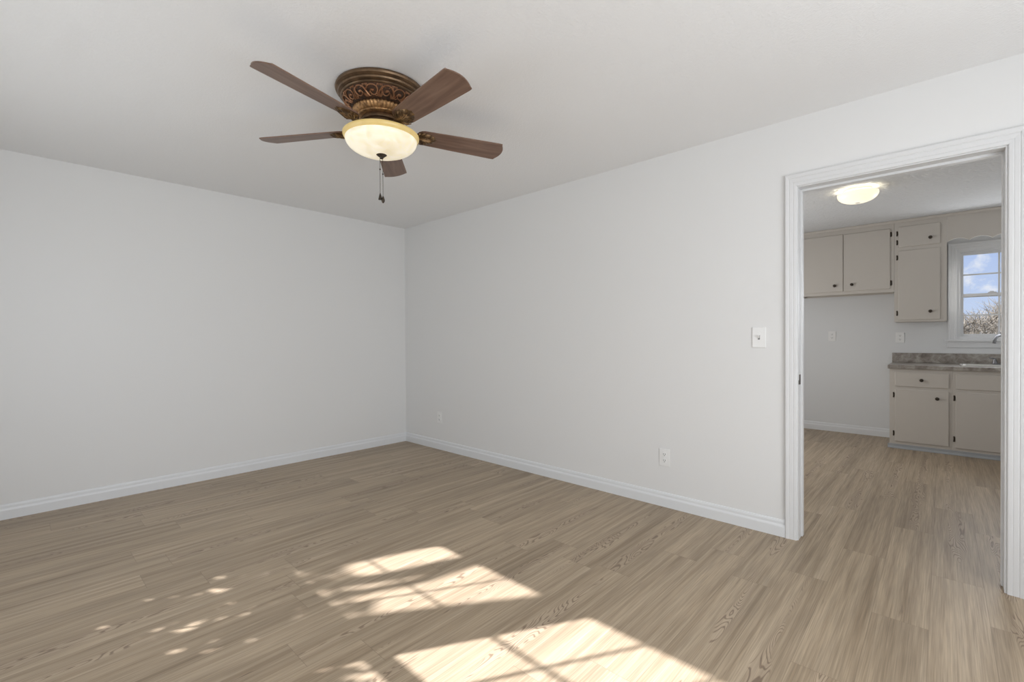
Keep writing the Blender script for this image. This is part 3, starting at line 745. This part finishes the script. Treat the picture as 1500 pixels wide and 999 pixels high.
# blades with brackets
TH = -21.4; TILT = -12.9; ZB = Z(2.24)
def blade_outline():
    out = []
    for i in range(9):                                       # rounded root
        q = PI/2+PI*i/8; out.append((0.215+0.040*math.cos(q), 0.056*math.sin(q)))
    out += [(0.40, -0.064), (0.635, -0.0715), (0.6487, -0.0700)]
    out.append((0.6500, -0.0640))
    for i in range(9):
        s = -1+2*i/8; out.append((0.652+0.020*(1-s*s), 0.0600*s))
    out += [(0.6500, 0.0640), (0.6487, 0.0700), (0.635, 0.0715), (0.40, 0.064)]
    return out
blade0 = None
for k in range(5):
    ang = math.radians(TH+72*k)
    if k == 0:
        bm = BM()
        prism(bm, blade_outline(), lambda x_, y_: (x_, y_, 0.0), lambda x_, y_: (x_, y_, 0.0055))
        blade0 = obj('blade', bm, 'blade', fan)
        # bracket: curved arm from the hub plus shell shaped medallion under the root
        bm = BM()
        arm = [(0.088, 0, 0.020), (0.110, 0, 0.006), (0.135, 0, -0.010), (0.165, 0, -0.013), (0.195, 0, -0.008)]
        for (w0, w1, xx, zz), (w2, w3, x2, z2) in zip([(0.020, 0.008, p_[0], p_[2]) for p_ in arm[:-1]], [(0.020, 0.008, p_[0], p_[2]) for p_ in arm[1:]]):
            vs = [bm.verts.new(v) for v in ((xx, -w0, zz-w1/2), (xx, w0, zz-w1/2), (xx, w0, zz+w1/2), (xx, -w0, zz+w1/2), (x2, -w2, z2-w1/2), (x2, w2, z2-w1/2), (x2, w2, z2+w1/2), (x2, -w2, z2+w1/2))]
            for f_ in ((0, 1, 2, 3), (4, 7, 6, 5), (0, 4, 5, 1), (1, 5, 6, 2), (2, 6, 7, 3), (3, 7, 4, 0)): bm.faces.new([vs[i] for i in f_])
        br0 = obj('blade_bracket', bm, 'aged_bronze', fan)
        bm = BM()
        nr, na = 8, 66; rings = []
        for j in range(nr+1):
            ring = []
            for i in range(na):
                th = 2*PI*i/na; q = j/nr
                ex = 0.062*(1+0.05*math.cos(11*th)*q); ey = 0.042*(1+0.05*math.cos(11*th)*q)
                rid = 0.0022*math.cos(11*th)*math.sin(PI*min(q*1.1, 1))
                dome = -0.013*(1-q**3)**0.6 - rid
                ring.append(bm.verts.new((0.222+ex*q*math.cos(th), ey*q*math.sin(th), min(dome, 0)-0.0005)))
            rings.append(ring)
        for j in range(nr):
            for i in range(na): bm.faces.new((rings[j][i], rings[j][(i+1) % na], rings[j+1][(i+1) % na], rings[j+1][i]))
        bm.faces.new(rings[-1])
        bmesh.ops.remove_doubles(bm, verts=bm.verts, dist=1e-6)
        for q in range(-5, 6):
            an = q*0.27; tube(bm, [(0.182, 0, -0.014), (0.182+0.045*math.cos(an), 0.035*math.sin(an), -0.016), (0.182+0.090*math.cos(an)**1, 0.055*math.sin(an), -0.004)], [0.002, 0.0034, 0.0022], 6)
        med0 = obj('shell_medallion', bm, 'medallion', br0, 60)
        bl, br, md = blade0, br0, med0
    else:
        bl = blade0.copy(); C.objects.link(bl); bl.parent = fan
        br = br0.copy(); C.objects.link(br); br.parent = fan
        md = med0.copy(); C.objects.link(md); md.parent = br
    mb = Matrix.Rotation(ang, 4, 'Z') @ Matrix.Rotation(math.radians(TILT), 4, 'X')
    bl.matrix_local = Matrix.Translation((0, 0, ZB)) @ mb
    br.matrix_local = Matrix.Translation((0, 0, ZB)) @ mb
# ---------------------------------------------------------------- outside
bm = BM(); box(bm, -60, 120, -90, 90, -0.62, -0.60)
struct('ground', bm, 'straw', 'golden winter grass field outside the kitchen window', 'ground')

def grow(bm, p0, d, ln, rad, depth, nseg=4, spread=0.6, up=0.12, sides=5, kids=3):
    pts = [Vector(p0)]; dirs = Vector(d).normalized()
    for i in range(nseg):
        dirs = (dirs+Vector((random.gauss(0, 0.13), random.gauss(0, 0.13), random.gauss(up*0.3, 0.08)))).normalized()
        pts.append(pts[-1]+dirs*ln/nseg)
    rads = [rad*(1-0.45*i/nseg) for i in range(nseg+1)]
    tube(bm, pts, rads, max(3, sides), cap=False)
    if depth == 0: return
    for k in range(kids):
        i = random.choice(range(max(1, nseg//2), nseg+1)) if k else nseg
        an = random.uniform(0, 2*PI); side = Vector((math.cos(an), math.sin(an), random.uniform(0.0, 0.6)))
        nd = (dirs+side*spread).normalized()
        grow(bm, pts[i], nd, ln*random.uniform(0.6, 0.82), rads[i]*0.62, depth-1, max(2, nseg-1), spread, up, sides-1, kids)
TREES = [(22.5, -1.55, 3.9, 'larger bare winter tree at the right of the kitchen window view'),
         (23.5, -0.70, 3.1, 'smaller bare winter tree left of the larger one in the kitchen window')]
for i, (x_, y_, hh, lab) in enumerate(TREES):
    bm = BM(); random.seed(20+i)
    grow(bm, (0, 0, 0), (0, 0, 1), hh*0.40, 0.055, 5, 4, 0.75, 0.1, 6, 3)
    o = obj('bare_tree', bm, 'bark', None, None, (x_, y_, -0.60)); tag(o, lab, 'tree', 'bare trees beyond the kitchen window')
random.seed(5)
bm = BM()
for i in range(30000):
    x_ = random.uniform(16.8, 20.3); y_ = random.uniform(-7, 6)
    top = 1.75+0.25*math.sin(y_*1.1+3.6)+0.12*math.sin(y_*4.1+1)
    z0 = random.uniform(-0.6, top-0.15); L_ = random.uniform(0.25, 0.65)
    d = Vector((random.gauss(0, 0.5), random.gauss(0, 0.6), random.uniform(0.2, 1))).normalized()
    p0 = Vector((x_, y_, z0)); p1 = p0+d*L_*0.55; p2 = p1+(d+Vector((random.gauss(0, 0.4), random.gauss(0, 0.4), 0.1))).normalized()*L_*0.45
    tube(bm, [p0, p1, p2], [0.010, 0.006, 0.002], 3, cap=False)
tag(obj('brush_thicket', bm, 'thicket'), 'tangle of bare grey brush below the trees in the kitchen window', 'brush', kind='stuff')
bm = BM()
for i in range(9000):
    x_ = random.uniform(11.5, 15.6); y_ = random.uniform(-6, 5); L_ = random.uniform(1.2, 1.95)+0.15*math.sin(y_*2.2)
    p0 = Vector((x_, y_, -0.6)); lean = Vector((random.gauss(0, 0.16), random.gauss(0, 0.16), 0))
    w_ = Vector((random.uniform(-1, 1), random.uniform(-1, 1), 0)).normalized()*0.008
    p1 = p0+Vector((0, 0, L_*0.6))+lean*0.4; p2 = p0+Vector((0, 0, L_))+lean*1.6
    a_, b_, c_, d_, e_ = (bm.verts.new(v) for v in (p0-w_, p0+w_, p1+w_, p1-w_, p2))
    bm.faces.new((a_, b_, c_, d_)); bm.faces.new((d_, c_, e_))
tag(obj('tall_grass', bm, 'straw'), 'golden tall grass at the bottom of the kitchen window view', 'grass', kind='stuff')

# shrub and tree branches outside the living room windows (they shade the lower sashes)
def at_plane(fx_, fy_, xb):           # where the sun ray reaching floor point (fx, fy) crosses the plane x = xb
    return Vector((xb, fy_+(fx_-xb)*(-SUN_DY), (fx_-xb)*(-SUN_DZ)))
random.seed(11)
bm = BM()
for i in range(17000):
    y_ = random.uniform(1.2, 5.6); x_ = random.uniform(-1.75, -1.20)
    topz = 1.30+(XW-x_)*0.89-0.04+random.uniform(-0.03, 0.02)
    if y_ > 3.25: topz += 0.10*math.sin((y_-3.25)*7)*random.random()+0.04
    z_ = random.uniform(-0.2, topz)
    s_ = random.uniform(0.042, 0.066)
    n_ = Vector((random.gauss(0, 1), random.gauss(0, 1), random.gauss(0.4, 1))).normalized()
    t1 = n_.orthogonal().normalized(); t2 = n_.cross(t1)
    an = random.uniform(0, 2*PI); e1 = t1*math.cos(an)+t2*math.sin(an); e2 = n_.cross(e1)
    p_ = Vector((x_, y_, z_))
    bm.faces.new([bm.verts.new(p_+v) for v in (e1*s_, e2*s_*0.5, -e1*s_, -e2*s_*0.5)])
shr = obj('hedge', bm, 'leaf'); tag(shr, 'clipped evergreen hedge outside the living room windows', 'hedge')
bm = BM()
for y_ in (1.6, 2.3, 3.0, 3.8, 4.6, 5.3):
    tube(bm, [(-1.48, y_, -0.60), (-1.46, y_+0.05, 0.3), (-1.5, y_-0.03, 1.2)], [0.03, 0.025, 0.012], 6)
obj('stem', bm, 'bark', shr)
XT = -2.7
bm = BM()
def limb(fl, rads):
    pts = [at_plane(q[0], q[1], XT) for q in fl]; tube(bm, pts, rads, 8)
# limbs mapped along the shadow bands on the floor
limb([(2.10, 1.62), (1.72, 1.80), (1.50, 1.905), (1.28, 2.00), (1.05, 2.13), (0.80, 2.28)], [0.07, 0.068, 0.062, 0.052, 0.044, 0.038])
limb([(1.74, 1.80), (1.55, 1.825), (1.35, 1.860), (1.15, 1.955), (0.92, 2.06), (0.7, 2.2)], [0.042, 0.036, 0.034, 0.030, 0.03, 0.030])
limb([(2.10, 1.62), (1.95, 1.35), (1.80, 1.20), (1.55, 1.33), (1.25, 1.53), (0.95, 1.74), (0.7, 1.9)], [0.06, 0.05, 0.05, 0.072, 0.090, 0.095, 0.09])
limb([(1.80, 2.12), (1.60, 2.145), (1.40, 2.23), (1.15, 2.33), (0.9, 2.5)], [0.03, 0.028, 0.036, 0.04, 0.05])
limb([(2.10, 1.62), (2.3, 1.9), (2.05, 2.12), (1.80, 2.12)], [0.06, 0.05, 0.04, 0.03])
p_ = at_plane(2.10, 1.62, XT)
tube(bm, [(XT-0.6, 6.2, -0.6), (XT-0.5, 5.9, 1.5), (XT-0.45, 5.7, 3.2), (XT-0.3, 5.3, 4.2), p_], [0.17, 0.14, 0.12, 0.09, 0.06], 12)
tr = obj('yard_tree', bm, 'bark'); tag(tr, 'leafy tree reaching over the hedge outside the living room windows', 'tree')
bm = BM()
def leafcloud(fx0, fx1, fy0, fy1, n_, smin=0.018, smax=0.034):
    for i in range(n_):
        p_ = at_plane(random.uniform(fx0, fx1), random.uniform(fy0, fy1), XT+random.uniform(-0.15, 0.15))
        n2 = Vector((random.gauss(1, 0.6), random.gauss(-0.5, 0.6), random.gauss(-0.8, 0.6))).normalized()
        t1 = n2.orthogonal().normalized(); t2 = n2.cross(t1); an = random.uniform(0, 2*PI)
        e1 = t1*math.cos(an)+t2*math.sin(an); e2 = n2.cross(e1); s_ = random.uniform(smin, smax)
        bm.faces.new([bm.verts.new(p_+v) for v in (e1*s_, e2*s_*0.55, -e1*s_, -e2*s_*0.55)])
leafcloud(0.70, 1.06, 1.65, 2.65, 420)
leafcloud(1.00, 1.10, 1.85, 2.10, 25)
leafcloud(1.00, 1.15, 2.12, 2.50, 130)
obj('leaves', bm, 'leaf', tr)
